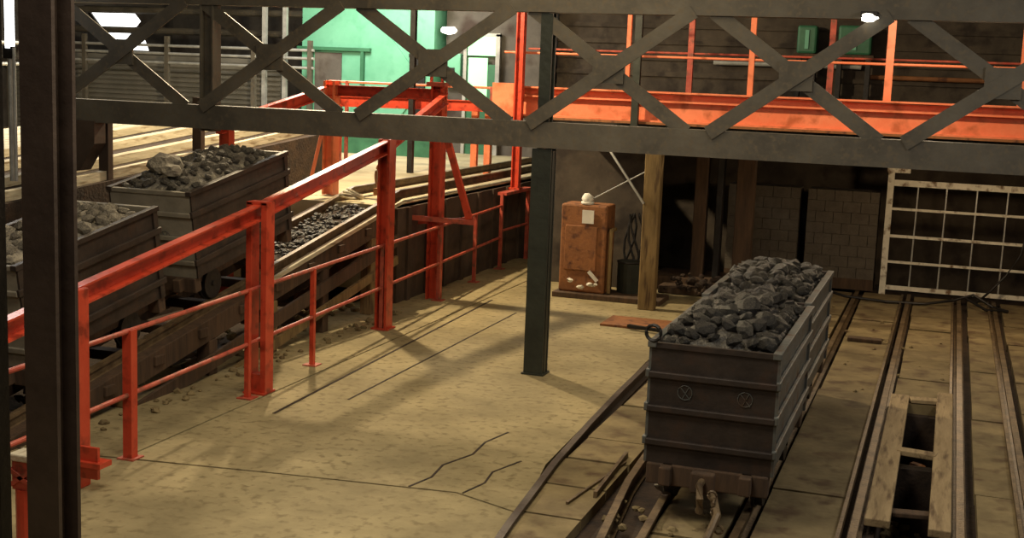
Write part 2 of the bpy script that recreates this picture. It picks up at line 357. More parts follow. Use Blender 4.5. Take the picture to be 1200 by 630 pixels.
def tub_mark(t, x, z):      # faint chalked circle with a cross stroke
    b = MB().ring((x, -.004, z), (0, 1, 0), .055, .004, 14, 5)
    b.bar((x - .04, -.004, z + .045), (x + .04, -.004, z - .05), .006, .006).bar((x + .03, -.004, z + .05), (x - .02, -.004, z - .05), .006, .006)
    b.build('chalk_mark', 'tubside', t)
near = make_tub('near coal tub, dark steel end facing the viewer, on the floor track'); near.location = (-1.54, 9.30, .03)
tub_mark(near, .25, .965); tub_mark(near, -.2, .965)
b = MB().ring((-.46, -.02, 1.40), (.2, 1, 0), .06, .014, 14, 6); b.build('lifting_ring', 'dark', near)
b = MB().path([(0, -.2, .36), (0, -.3, .36), (.02, -.36, .28), (.02, -.34, .18), (0, -.26, .16)], .028)
b.build('coupling_hook', 'rail', near)
b = MB()
for i in range(5): b.ring((.1 + .02 * i, -.3 - .03 * i, .30 - .052 * i), (1, 0, 0) if i % 2 else (0, 1, 0), .032, .010, 10, 5)
b.build('coupling_chain', 'rail', near)
second = make_tub('far coal tub coupled behind the near one on the floor track'); second.location = (-1.58, 11.68, .03)
INC = math.atan(.165)
up1 = make_tub('dusty coal tub higher up the incline, heaped above its rim', 'tubgrey', 'tub', L=2.05, Wd=.97); up1.location = (-7.9, 11.62, .66); up1.rotation_euler = (INC, 0, 0)
up2 = make_tub('dusty tub lower on the incline beside the dark near column', 'tubgrey', 'tub', L=2.05, Wd=.97); up2.location = (-7.9, 9.0, .66 - .165 * 2.62); up2.rotation_euler = (INC, 0, 0)
up3 = make_tub('lowest tub of the incline, cut off by the left edge', 'tubgrey', 'tub', L=2.05, Wd=.97); up3.location = (-7.9, 6.4, .66 - .165 * 5.22); up3.rotation_euler = (INC, 0, 0)
tub_mark(up1, .15, .84)

# coal beds (fine coal under the lumps) and single lumps
def bed(t, L, Wd, rim, hgt, m, label, n=260):
    b = MB(); rnd = random.Random(int(L * 100) + n)
    nx, ny = 14, 24; g = []
    for j in range(ny + 1):
        row = []
        for i in range(nx + 1):
            u, v = i / nx * 2 - 1, j / ny * 2 - 1
            z = rim - .07 + hgt * max(0, (1 - abs(u) ** 2.4)) * max(0, (1 - abs(v) ** 4)) + rnd.uniform(-.03, .03)
            row.append(b.b.verts.new((u * (Wd / 2 - .032), .035 + (v + 1) / 2 * (L - .07), z)))
        g.append(row)
    for j in range(ny):
        for i in range(nx): b.b.faces.new((g[j][i], g[j][i + 1], g[j + 1][i + 1], g[j + 1][i]))
    o = b.build('fine_coal', m); o.matrix_world = t.matrix_basis.copy()
    tag(o, label, 'coal', kind='stuff')
    return lambda x, y: rim - .07 + hgt * max(0, (1 - abs(x / (Wd / 2)) ** 2.4)) * max(0, 1 - abs(y / L * 2 - 1) ** 4)
protos = {}
def lump(m, r, k, name):
    key = (m, k)
    if key not in protos:
        protos[key] = MB().rock((0, 0, 0), 1, 2 if k < 3 else 1, random.Random(k * 7 + len(m)), (1, 1, .8)).build(name, m); o = protos[key]
    else:
        o = protos[key].copy(); COL.objects.link(o)
    o.name = name; o.scale = (r, r * random.uniform(.75, 1.1), r * random.uniform(.7, 1)); return o
def heap(t, L, Wd, hfun, n, m, label, group, rmin, rmax, skew=0.0, name='coal_lump'):
    mw = t.matrix_basis; done = []; tries = 0
    while len(done) < n and tries < 6000:
        tries += 1; r = random.uniform(rmin, rmax) * (1 if random.random() < .8 else 1.25)
        x = random.uniform(-Wd / 2 + r + .02, Wd / 2 - r - .02); y = random.uniform(r + .04, L - r - .04)
        if any((x - a) ** 2 + (y - c) ** 2 < (.72 * (r + q)) ** 2 for a, c, q in done): continue
        done.append((x, y, r)); o = lump(m, r, random.randrange(6), name)
        o.location = mw @ Vector((x, y, hfun(x, y) + r * .35)); o.rotation_euler = [random.uniform(-.5, .5), random.uniform(-.5, .5), random.uniform(0, 6.28)]
        row = ('near end', 'near half', 'far half', 'far end')[min(3, int(y / L * 4))]; side = ('left side', 'middle', 'right side')[min(2, int((x / Wd + .5) * 3))]
        tag(o, '%s, %s, %s' % (label, row, side), 'coal' if 'coal' in name else 'stone', group)
f = bed(near, 2.2, .94, 1.34, .20, 'coal', 'fine black coal filling the near floor tub')
heap(near, 2.2, .94, f, 85, 'coal', 'black coal lump in the near floor tub', 'coal lumps heaped in the near floor tub', .055, .105)
f = bed(second, 2.2, .94, 1.33, .17, 'coal', 'fine black coal filling the far floor tub', 261)
heap(second, 2.2, .94, f, 70, 'coal', 'black coal lump in the far floor tub', 'coal lumps heaped in the far floor tub', .055, .105)
f = bed(up1, 2.05, .97, 1.32, .19, 'coaldusty', 'fine coal filling the upper tub of the incline', 262)
heap(up1, 2.05, .97, f, 100, 'coaldusty', 'dusty coal lump in the upper incline tub', 'coal lumps in the upper incline tub', .04, .07)
f = bed(up2, 2.05, .97, 1.32, .10, 'stone', 'pale stony spoil filling the lower incline tub', 263)
heap(up2, 2.05, .97, f, 45, 'stone', 'pale flat stone in the lower incline tub', 'stones in the lower incline tub', .05, .11, name='stone')
f = bed(up3, 2.05, .97, 1.32, .10, 'stone', 'pale stony spoil filling the lowest incline tub', 264)
for x, y, r, lb in ((-.12, .5, .17, 'large pale rock on top of the upper incline tub'), (.12, .25, .10, 'smaller pale rock beside the large one on the upper tub')):
    o = MB().rock((0, 0, 0), r, 2, random.Random(3), (1.2, .9, .7)).build('rock', 'stone'); o.location = up1.matrix_basis @ Vector((x, y, 1.35 + .14)); tag(o, lb, 'rock')

# ================================================================== INCLINE
def zi(y): return .66 + .165 * (y - 11.62)
rail([(-8.27, 4.4, zi(4.4) - .10), (-8.27, 16.2, zi(16.2) - .10), (-8.27, 17.0, 1.47), (-8.27, 26, 1.5)], 'left rail of the rising incline under the dusty tubs')
rail([(-7.53, 4.4, zi(4.4) - .10), (-7.53, 16.2, zi(16.2) - .10), (-7.53, 17.0, 1.47), (-7.53, 26, 1.5)], 'right rail of the rising incline under the dusty tubs')
for x, lb in ((-7.38, 'long brown timber bearer on the railing side of the incline'), (-8.42, 'long brown timber bearer on the far side of the incline')):
    tag(MB().bar((x, 7.9, zi(7.9) - .17), (x, 16.4, zi(16.4) - .17), .14, .24).build('bearer', 'brown', bevel=.01), lb, 'beam')
tag(MB().bar((-7.29, 12.9, zi(12.9) - .01), (-7.29, 16.6, zi(16.6) - .01), .03, .05).build('edge_strip', 'cream'), 'thin pale strip capping the incline bearer beyond the upper tub', 'strip')
for i, y in enumerate([8.3, 9.1, 9.9, 10.7, 11.5, 12.3, 13.1, 13.9, 14.7, 15.5, 16.2]):
    tag(MB().bar((-8.5, y, zi(y) - .15), (-7.28, y, zi(y) - .15), .16, .10).build('sleeper', 'brown', bevel=.01), ('first (lowest)', 'second', 'third', 'fourth', 'fifth', 'sixth', 'seventh', 'eighth', 'ninth', 'tenth', 'last (highest)')[i] + ' dark timber sleeper up the incline', 'sleeper', 'sleepers of the incline')
for i, (y, lb) in enumerate([(8.9, 'first trestle post, nearest, under the incline'), (10.2, 'second trestle post under the incline'), (11.7, 'third trestle post under the incline'), (13.0, 'fourth trestle post under the incline'), (14.3, 'fifth trestle post under the incline'), (15.7, 'last and tallest trestle post under the incline')]):
    t = thing('trestle', lb, 'post', (-7.38, y, 0), 'trestle posts under the incline'); zt = zi(y) - .29
    MB().box(-.08, .08, -.08, .08, 0, zt).build('post', 'timber' if i % 2 else 'brown', t, bevel=.01)
    MB().box(-1.1, -.94, -.08, .08, 0, zt).build('post', 'brown', t, bevel=.01)
    if zt > .5: MB().bar((-1.0, -.1, .1), (0, -.1, zt - .08), .04, .12).build('brace', 'brown', t)
b = MB(); rnd = random.Random(11)
for i in range(330):
    y = rnd.uniform(13.9, 16.3); b.rock((rnd.uniform(-8.2, -7.62), y, zi(y) - .08 + rnd.uniform(0, .05)), rnd.uniform(.02, .055), 1, rnd)
tag(b.build('spilled_coal', 'coal'), 'small coal spilled between the rails above the upper tub', 'coal', kind='stuff')
b = MB(); rnd = random.Random(12)
b.box(-8.16, -7.64, 13.8, 16.3, 0.6, .61)
for v in b.b.verts: v.co.z = zi(v.co.y) - .09 + (.0 if v.co.z < .605 else .02)
tag(b.build('track_bed', 'dirt'), 'sloping dirty bed between the rails of the incline', 'track bed')
b = MB(); rnd = random.Random(13)
for i in range(60): b.rock((rnd.uniform(-7.2, -6.95), rnd.uniform(8.6, 16.0), .01), rnd.uniform(.02, .06), 1, rnd)
for i in range(90): b.rock((rnd.uniform(-8.4, -7.5), rnd.uniform(8.6, 16.0), .02), rnd.uniform(.03, .09), 1, rnd)
tag(b.build('rubble', 'slab'), 'loose rubble strewn on the floor under the incline', 'rubble', kind='stuff')
# sloping skirt boards under the incline
for k, (dz, hh, mt, lb) in enumerate([(-.5, .16, 'brown', 'upper sloping skirt board under the incline'), (-.78, .12, 'timber', 'lower sloping skirt board under the incline')]):
    y0 = 9.2 + k * 2.0
    tag(MB().bar((-7.27, y0, zi(y0) + dz), (-7.27, 16.4, zi(16.4) + dz), .04, hh).build('skirt_board', mt), lb, 'board')
# sheave wheel at the top of the incline
t = thing('sheave_wheel', 'pale rusty pulley wheel at the head of the incline', 'pulley', (-7.78, 17.0, 1.5))
MB().ring((0, 0, .26), (.7, 1, 0), .20, .035, 24, 8).build('wheel_rim', 'rust', t, smooth=True)
MB().tube((-.03, -.03, .26), (.03, .03, .26), .17, 20).build('wheel_disc', 'cream', t)
MB().box(-.12, .12, -.08, .08, 0, .1).bar((0, .06, .0), (0, .06, .28), .04, .04).build('bracket', 'rust', t)
b = MB()
for i in range(3): b.ring((-8.05 + .03 * i, 16.5, 1.5 + .03 * i), (.2 * i, .3, 1), .16 - .02 * i, .018, 16, 6)
tag(b.build('rope_coil', 'cream'), 'pale coil of rope lying beside the pulley wheel', 'rope')

# ================================================================== RED GUARD BEAM + RAILING
def fx(y): return -6.25 - .075 * (y - 8.04)
gb = thing('guard_beam', 'heavy red guard beam rising along the railing side of the incline', 'guard rail', (fx(8.04), 8.04, 0))
o0 = Vector((fx(8.04), 8.04, 0))
pp = [(6.2, 1.34), (8.04, 1.56), (11.26, 1.93), (14.87, 2.42), (17.2, 3.0)]
for (ya, za), (yb, zb) in zip(pp, pp[1:]):
    MB().chan(Vector((fx(ya), ya - .02, za - .07)) - o0, Vector((fx(yb), yb + .02, zb - .07)) - o0, .09, .16).build('beam_section', 'red', gb)
for (ya, za) in pp[:-1]:
    p = Vector((fx(ya), ya, 0)) - o0
    if ya == 8.04:
        MB().box(p.x - .085, p.x + .085, p.y - .08, p.y + .08, .0, za + .01).build('post', 'red', gb, bevel=.01)
        MB().box(p.x - .1, p.x + .3, p.y - .1, p.y + .05, .20, .24).box(p.x + .08, p.x + .25, p.y - .06, p.y - .03, .1, .35).build('foot_bracket', 'red', gb)
    else:
        if ya == 11.26:
            q = MB().bar((p.x - .085, p.y, 0), (p.x - .085, p.y, za + .02), .16, .06, up=(1, 0, 0)).bar((p.x + .085, p.y, 0), (p.x + .085, p.y, za + .02), .16, .06, up=(1, 0, 0))
            q.box(p.x - .06, p.x + .06, p.y - .06, p.y + .06, 0, .2).box(p.x - .11, p.x + .11, p.y - .08, p.y + .08, za - .0, za + .03)
            q.build('post', 'red', gb)
        else: MB().ibeam((p.x, p.y, 0), (p.x, p.y, za + .02), .2, .16, .03, up=(1, 0, 0)).build('post', 'red', gb)
        MB().box(p.x - .12, p.x + .12, p.y - .12, p.y + .12, 0, .02).build('base_plate', 'red', gb)
t = thing('bollard', 'short red bollard with pale cap between the two left columns', 'bollard', (-5.72, 6.85, 0))
MB().tube((0, 0, 0), (0, 0, .42), .075, 16).build('shaft', 'red', t); MB().box(-.07, .07, -.06, .06, .42, .62).bar((-.08, -.07, .45), (.08, -.07, .56), .02, .03).bar((-.08, -.07, .56), (.08, -.07, .47), .02, .03).build('valve_body', 'redthin', t)
MB().box(-.09, .09, -.08, .08, .62, .67).build('cap', 'cream', t, bevel=.01); MB().box(-.13, .13, -.13, .13, 0, .02).build('base_plate', 'rust', t)
# tubular railing
hr = thing('railing', 'low red tube railing with two rails along the open floor', 'railing', (fx(8.83), 8.83, 0)); o0 = Vector((fx(8.83), 8.83, 0))
ys = [6.3, 8.83, 11.0, 12.6, 14.8, 17.16, 19.0, 20.56]
for y in ys:
    s = .05 if y > 9 else .085
    MB().box(fx(y) - o0.x - s / 2, fx(y) - o0.x + s / 2, y - o0.y - s / 2, y - o0.y + s / 2, 0, 1.1).build('post', 'red' if y < 13 else 'redthin', hr)
    MB().box(fx(y) - o0.x - .08, fx(y) - o0.x + .08, y - o0.y - .08, y - o0.y + .08, 0, .012).build('base_plate', 'redthin', hr)
for z in (1.09, .55):
    MB().tube(Vector((fx(5.5), 5.5, z)) - o0, Vector((fx(20.56), 20.56, z)) - o0, .021).build('rail_tube', 'redthin', hr)
er = thing('railing', 'raised end bay of red railing under the tall red column', 'railing', (-7.2, 21.2, 0))
MB().box(-.025, .025, -.625, -.575, 0, 1.3).build('post', 'redthin', er); MB().box(-.015, .045, .75, .81, 0, 1.3).build('post', 'redthin', er)
MB().bar((0, -.6, 1.29), (.01, .8, 1.29), .16, .05).build('top_bar', 'redthin', er); MB().tube((0, -.6, .65), (.01, .8, .65), .022).build('rail_tube', 'redthin', er)
t = thing('steel_column', 'tall slender red column standing on the raised railing end', 'column', (-7.22, 21.35, 1.32))
MB().ibeam((0, 0, 0), (0, 0, 3.9), .14, .14, .02, up=(1, 0, 0)).build('shaft', 'red', t); MB().box(-.1, .1, -.1, .1, 0, .03).build('base_plate', 'red', t)

# portal at the head of the incline
p = thing('portal_frame', 'red portal frame standing over the head of the incline', 'frame', (-7.05, 17.2, 0))
MB().ibeam((0, .06, 0), (0, .06, 3.12), .2, .18, .03, up=(1, 0, 0)).build('column', 'red', p)
MB().ibeam((-1.72, .06, 1.43), (-1.72, .06, 3.12), .2, .18, .03, up=(1, 0, 0)).build('column', 'orange', p)
MB().chan((-1.8, .05, 2.98), (.1, .05, 2.98), .1, .16).build('cross_beam', 'red', p)
MB().bar((.12, .0, 2.5), (.55, .0, 1.22), .07, .09).build('strut', 'red', p)
MB().bar((-.42, -.12, 1.20), (.62, -.02, 1.18), .06, .07).bar((-.3, .15, 1.1), (.62, .0, 1.24), .05, .05).build('tie_bar', 'redthin', p)
MB().bar((-1.95, -.1, 1.7), (-1.78, .0, 2.6), .05, .05).build('strut', 'orange', p)
MB().box(-.14, .14, -.1, .14, 3.1, 3.16).bar((-.1, 0, 3.1), (-.1, 0, 3.3), .03, .05).bar((.07, 0, 3.1), (.07, 0, 3.3), .03, .05).build('cap', 'redthin', p)
b = MB().chan((-8.8, 14.2, 2.5), (-8.78, 17.05, 2.95), .09, .16)
for y in (14.4,): b.box(-8.87, -8.73, y - .07, y + .07, 0.0, 2.5)
tag(b.build('guard_beam', 'red'), 'red guard beam on the far side of the incline behind the upper tub', 'guard rail')

# ================================================================== ORANGE WALKWAY
g = thing('walkway', 'orange steel walkway girder crossing the back of the floor', 'walkway', (-3, 21.6, 2.6))
Y = 0.0
MB().chan((-4.6, Y, .25), (7.0, Y, .25), .14, .50, .03).build('girder', 'orange', g)
MB().box(-4.6, 7.0, -.13, .0, .49, .52).box(-4.6, 7.0, -.09, 0, .34, .365).build('flange', 'orange', g)
MB().box(-4.6, 7.0, .07, 1.4, .44, .48).build('deck', 'brown', g)
for x, s in ((-2.36, .07), (-2.2, .04), (-.26, .09), (1.94, .12), (3.94, .09), (5.6, .09)):
    MB().box(x - s / 2, x + s / 2, -.03, .04, .50, 2.1).build('post', 'orange', g)
for z, r in ((1.10, .022), (1.95, .022)): MB().tube((-4.6, .0, z), (7, .0, z), r).build('rail_tube', 'orange', g)
for x in (-1.55, .9): MB().box(x - .05, x + .05, 1.3, 1.38, .5, 2.1).build('post', 'redthin', g)
MB().tube((-4.6, 1.34, 1.2), (7, 1.34, 1.2), .02).build('rail_tube', 'redthin', g)
MB().box(-4.75, -4.35, -.16, .12, -.02, .56).build('end_plate', 'orange', g)
MB().box(-4.6, 7, -.12, .1, -.04, .0).build('bottom_flange', 'rust', g)
for x, lb in ((-5.15, 'dark upright beside the left orange walkway post'), ):
    tag(MB().box(x - .06, x + .06, 21.36, 21.46, 2.5, 5.0).build('upright', 'post'), lb, 'post')
struct(MB().box(-5.6, 4, 18.4, 23.3, 2.44, 2.52).build('ceiling_lower', 'wall'))
# ragged packing under the deck edge
b = MB(); rnd = random.Random(21)
for i in range(46): b.rock((rnd.uniform(-2.7, -.9), 18.36, 2.40 + rnd.uniform(-.03, .03)), rnd.uniform(.02, .06), 1, rnd, (1.4, .6, .5))
tag(b.build('plaster_crumbs', 'cream'), 'ragged pale plaster edge hanging below the deck over the blocks', 'plaster', kind='stuff')
# red level beams to the left on the upper platform
t = thing('handrail', 'thin pale orange handrail on the platform in front of the green hut', 'railing', (-11.5, 23.5, 1.42))
MB().tube((-.5, 0, 1.62), (3.2, 0, 1.62), .025).build('rail_tube', 'orange', t)
for x in (-.1, 3.0): MB().box(x - .03, x + .03, -.03, .03, 0, 1.64).build('post', 'redthin', t)
tag(MB().chan((-11.3, 22.4, 2.68), (-7.5, 22.4, 2.72), .08, .2).box(-11.35, -11.2, 22.3, 22.5, 1.42, 2.9).box(-9.3, -9.18, 22.36, 22.46, 1.42, 2.6).build('platform_beam', 'red'), 'red level beam between the portal and the orange walkway', 'beam')
for x, lb in ((-8.62, 'first of two short orange posts on the platform edge'), (-8.35, 'second of two short orange posts on the platform edge')):
    tag(MB().box(x - .06, x + .06, 22.9, 23.0, 1.42, 2.65).build('platform_post', 'orange'), lb, 'post', 'short orange posts on the platform')
tag(MB().box(-9.6, -9.5, 22.0, 22.1, 1.42, 4.9).build('platform_post', 'dark'), 'thin black upright on the platform right of the portal', 'post')

# ================================================================== TRUSS
TY = 13.4
tr = thing('lattice_truss', 'grimy grey lattice truss with crossed bars spanning the view', 'truss', (-4.22, TY, 2.55))
def T(x, z, y=0): return (x + 4.22, y, z - 2.55)
MB().chan(T(3.95, 2.67), T(-10.75, 2.67), .2, .28, .025).build('bottom_chord', 'truss', tr)
MB().chan(T(3.95, 4.13), T(-10.75, 4.13), .2, .30, .025).build('top_chord', 'truss', tr)
nodes = [-10.62, -8.6, -6.55, -4.5, -2.53, -.58, 1.4, 3.4]
for a, c in zip(nodes, nodes[1:]):
    MB().bar(T(a + .12, 2.78, -.112), T(c - .1, 4.02, -.112), .15, .02, up=(0, 1, 0)).build('diagonal', 'truss', tr)
    MB().bar(T(a + .1, 4.02, -.06), T(c - .12, 2.78, -.06), .15, .02, up=(0, 1, 0)).build('diagonal', 'truss', tr)
    MB().box(T((a + c) / 2, 0)[0] - .17, T((a + c) / 2, 0)[0] + .17, -.10, -.07, .70, 1.0).build('gusset', 'truss', tr)
MB().ibeam(T(-8.42, 2.5), T(-8.42, 3.98), .18, .18, .02, up=(1, 0, 0)).build('vertical', 'truss', tr)
b = MB().poly([(T(-10.75, 0)[0], 0), (T(-9.98, 0)[0], 0), (T(-9.98, 0)[0], -.28), (T(-10.2, 0)[0], -.62), (T(-10.75, 0)[0], -.7)], -.12, .1)
b.build('end_bracket', 'column', tr)
MB().box(T(-10.8, 0)[0], T(-10.7, 0)[0], -.1, .1, .1, 1.45).build('end_post', 'truss', tr)
MB().ibeam(T(-4.22, 2.81), T(-4.22, 3.97), .13, .16, .03, up=(0, 1, 0)).build('vertical', 'post', tr)
# centre column
cp = thing('steel_column', 'dark green-black steel column standing mid-floor under the truss', 'column', (-4.22, 13.42, 0))
MB().ibeam((0, 0, 0), (0, 0, 2.52), .22, .2, .03, up=(0, 1, 0)).box(-.02, .11, -.04, .04, 0, 2.5).build('shaft', 'post', cp)
MB().box(-.13, .13, -.12, .12, 0, .02).build('base_plate', 'post', cp)
# near left column
nc = thing('steel_column', 'thick brown-black steel column close to the viewer at left', 'column', (-4.84, 6.03, 0))
MB().ibeam((0, 0, 0), (0, 0, 6.9), .22, .2, .03, up=(0, 1, 0)).build('shaft', 'column', nc)
MB().box(-.17, .17, -.17, .17, 0, .03).build('base_plate', 'column', nc)
pu = thing('perforated_upright', 'black upright studded with bolt heads at the left edge', 'post', (-5.17, 5.95, 0))
MB().chan((0, 0, 0), (0, 0, 6.9), .1, .09, .01, up=(0, 1, 0)).build('shaft', 'dark', pu)
for i in range(80):
    MB().tube((0.02, -.052, .3 + i * .062 * 1.0), (0.02, -.042, .3 + i * .062), .011, 8).build('bolt_head', 'pipe', pu) if i < 70 and i % 1 == 0 and (.3 + i * .062) < 4.5 and i % 3 == 0 else None
# self-glowing upright strip far left and its pipe
t = thing('glow_strip', 'upright glowing white strip at the top left edge', 'lamp', (-10.56, 12.5, 3.05))
MB().tube((0, 0, .34), (0, 0, 1.5), .055, 12).build('tube', 'tube', t); MB().box(-.07, .07, -.04, .08, .22, .36).build('cap', 'dark', t)
MB().tube((0, 0, -1.22), (0, 0, .3), .03).build('stand', 'pipe', t)
tag(MB().tube((-10.25, 12.4, 1.84), (-10.25, 12.4, 3.4), .03).tube((-10.42, 12.4, 1.84), (-10.42, 12.4, 3.4), .02).build('drain_pipe', 'pipe'), 'pair of pale vertical pipes beside the glowing strip', 'pipe')

# small bulkhead lamp under the top chord
t = thing('bulkhead_lamp', 'small lit oval lamp under the top chord at right', 'lamp', (-.88, 13.2, 3.99))
bm_ = MB(); bm_.rock((0, 0, 0), .09, 2, random.Random(5), (1, .6, .45)); bm_.build('glass', 'lamp', t, smooth=True)
MB().box(-.08, .08, -.02, .1, -.0, .06).build('housing', 'dark', t)
tag(MB().rock((0, 0, 0), .07, 2, random.Random(5), (1, 1, .6)).build('hall_lamp', 'lamp'), 'distant round lamp glowing just above the truss centre', 'lamp').location = (-4.1, 22.5, 4.95)
tag(MB().rock((0, 0, 0), .16, 2, random.Random(6), (1.3, 1, .6)).build('hall_lamp', 'lamp'), 'round glowing lamp right of the green hut', 'lamp').location = (-11.2, 27.9, 4.27)

# cable ties crossing behind the column
tag(MB().bar((-4.75, 17.98, 2.40), (-4.12, 17.96, 1.55), .035, .03).build('brace_bar', 'pipe'), 'thin pale brace running down to the wooden post', 'brace')
tag(MB().tube((-5.06, 18.6, 1.5), (-4.14, 18.05, 2.0), .010).build('wire', 'pipe'), 'thin slack wire above the orange cabinet', 'wire')

# ================================================================== BACK RECESS
tag(MB().box(-4.14, -3.90, 17.98, 18.16, 0, 2.44).build('timber_post', 'timber', bevel=.012), 'square yellowed timber post near the orange cabinet', 'post')
tag(MB().box(-4.6, 4, 18.0, 18.2, 2.34, 2.5).build('timber_beam', 'brown', bevel=.012), 'dark timber lintel beneath the deck on the yellowed post', 'beam')
for x, w, m_, lb in ((-3.72, .2, 'brown', 'brown timber prop, first right of the yellowed post'), (-3.42, .1, 'dark', 'thin dark prop between two brown timber props'), (-3.02, .28, 'brown', 'wide brown timber prop just left of the stacked blocks')):
    tag(MB().box(x - w / 2, x + w / 2, 20.2, 20.4, 0, 2.44).build('timber_prop', m_, bevel=.012), lb, 'post')
tag(MB().box(-4.4, -2.6, 20.0, 20.9, 0, .22).box(-4.2, -3.0, 19.6, 20.0, 0, .12).build('timber_baulk', 'brown', bevel=.02), 'low brown timber baulks at the foot of the props', 'timber')
b = MB(); rnd = random.Random(31)
for i in range(120): b.rock((-3.3 + rnd.gauss(0, .35), 19.6 + rnd.gauss(0, .25), rnd.uniform(0.1, .3)), rnd.uniform(.03, .08), 1, rnd)
tag(b.build('spoil', 'dirt'), 'small heap of dark spoil behind the far tub', 'spoil', kind='stuff')
# stacks of concrete blocks
def blocks(x0, x1, lb):
    t = thing('block_stack', lb, 'block stack', ((x0 + x1) / 2, 21.7, 0)); w = (x1 - x0) / 2
    MB().box(-w, w, 0, .6, 0, .18).build('pallet', 'brown', t)
    b = MB(); n = 4
    for r in range(8):
        o = (r % 2) * .5
        for i in range(n + (r % 2)):
            a = -w + max(0, (i - o)) * 2 * w / n; c = -w + min(n, (i + 1 - o)) * 2 * w / n
            b.box(a + .004, c - .004, random.uniform(0, .015), .55, .18 + r * .1815, .18 + (r + 1) * .1815 - .005)
    b.build('blocks', 'block', t)
blocks(-3.52, -2.33, 'left stack of grey blocks behind the far tub')
blocks(-2.2, -1.05, 'right stack of grey blocks beside the white gate')

# orange cabinet
cb = thing('electric_cabinet', 'rusty orange upright machine cabinet with white label', 'cabinet', (-5.15, 18.5, 0))
MB().box(-.36, .36, 0, .5, .08, 1.42).build('body', 'rust', cb, bevel=.03)
MB().box(-.28, .22, -.02, 0, .42, 1.1).build('door', 'rust', cb, bevel=.01)
MB().box(-.42, 1.25, -.12, .55, 0, .08).build('plinth', 'brown', cb, bevel=.01)
MB().box(-.02, .16, -.03, -.015, 1.14, 1.34).build('label', 'paper', cb)
b = MB(); b.tube((.02, .1, 1.42), (.02, .1, 1.46), .1, 16); b.rock((.02, .1, 1.5), .1, 2, random.Random(2), (1, 1, .8)); b.build('lamp_cap', 'paper', cb, smooth=True)
MB().tube((.42, .05, .1), (.42, .05, 1.05), .03).tube((.42, .05, 1.05), (.42, .3, 1.05), .03).build('conduit', 'timber', cb)
b = MB(); b.bar((.12, -.04, .42), (.26, -.04, .28), .03, .05); b.build('handle', 'paper', cb)
b = MB(); rnd = random.Random(8)
for i in range(7): b.rock((-.15 + rnd.uniform(-.1, .4), -.08, .2 + rnd.uniform(-.03, .08)), rnd.uniform(.03, .06), 1, rnd, (1.3, .6, .7))
b.build('fittings', 'white', cb)
tag(MB().rock((-5.75, 18.3, .06), .06, 1, random.Random(4)).tube((-5.9, 18.3, .03), (-5.65, 18.3, .03), .025).build('valve', 'white'), 'small white valve on the floor left of the orange cabinet', 'valve')
# hoses and dark gear right of the cabinet
b = MB(); rnd = random.Random(9)
for k in range(6):
    x = -4.55 + rnd.uniform(-.1, .2); b.path([(x + .1 * math.sin(i * .8 + k), 19.2 + .05 * k, 0.05 + i * .2) for i in range(7)], .02)
tag(b.build('hanging_hoses', 'dark'), 'tangle of dark hoses between the cabinet and the timber post', 'hose')
t = thing('barrel', 'low dark green drum behind the timber post', 'drum', (-4.5, 18.95, 0))
MB().tube((0, 0, 0), (0, 0, .55), .2, 20).build('body', 'post', t); MB().ring((0, 0, .55), (0, 0, 1), .2, .015, 20, 6).build('rim', 'dark', t)

# white gate
gt = thing('gate', 'tall white barred gate leaning at the end of the tracks', 'gate', (-.9, 21.5, 0)); gt.rotation_euler = (math.radians(-3), 0, 0)
MB().box(-.04, .06, -.03, .03, .0, 2.0).build('stile', 'white', gt, bevel=.006)
MB().box(3.6, 3.7, -.03, .03, .0, 2.0).build('stile', 'white', gt, bevel=.006)
MB().box(-.06, .3, -.06, .03, 1.98, 2.12).build('hinge_box', 'white', gt, bevel=.01)
for z, h in ((.12, .07), (.54, .04), (.96, .045), (1.40, .04), (1.82, .10)):
    MB().box(.06, 3.6, -.03, .02, z - h / 2, z + h / 2).build('bar', 'white', gt)
for x in (.42, .86, 1.32, 1.78, 2.3, 2.8, 3.2):
    MB().tube((x, .03, .1), (x + .02, .03, 1.85), .014, 6).build('wire_rod', 'pipe', gt)
tag(MB().path([(.55, 21.2, .02), (.75, 21.1, .25), (.95, 21.15, .5), (1.15, 21.2, .85), (1.22, 21.25, 1.3)], .018).build('cable', 'dark'), 'dark cable hanging down behind the white gate', 'cable')
tag(MB().path([(-1.9, 20.9, .12), (-1.4, 20.6, .05), (-.8, 20.5, .04), (-.2, 20.6, .04), (.2, 20.8, .1), (.5, 20.9, .2), (.8, 20.8, .05), (1.0, 20.6, .04), (.7, 20.5, .04), (.4, 20.8, .15)], .022).build('cable', 'dark'), 'loose dark cable looping on the floor before the gate', 'cable')

# hose in front of the near tub, buffer stop blocks
tag(MB().path([(-1.45, 9.1, .30), (-1.38, 8.9, .22), (-1.42, 8.7, .08), (-1.36, 8.3, .05), (-1.4, 7.6, .05)], .03).build('hose', 'rail'), 'short brown hose trailing from the near tub coupling', 'hose')
tag(MB().rock((-1.93, 9.75, .12), .11, 2, random.Random(14), (.9, .9, .7)).build('rock', 'stone'), 'grey rock wedged on the rail before the near tub', 'rock')
b = MB(); rnd = random.Random(15)
for i in range(60): b.rock((rnd.uniform(-2.3, -1.2), rnd.uniform(7.6, 9.6), -.02), rnd.uniform(.015, .05), 1, rnd)
for i in range(50): b.rock((rnd.uniform(-3.0, .2), rnd.uniform(14, 20), .0), rnd.uniform(.01, .035), 1, rnd)
tag(b.build('crumbs', 'slab'), 'crumbs of dirt and stone scattered around the tracks', 'rubble', kind='stuff')

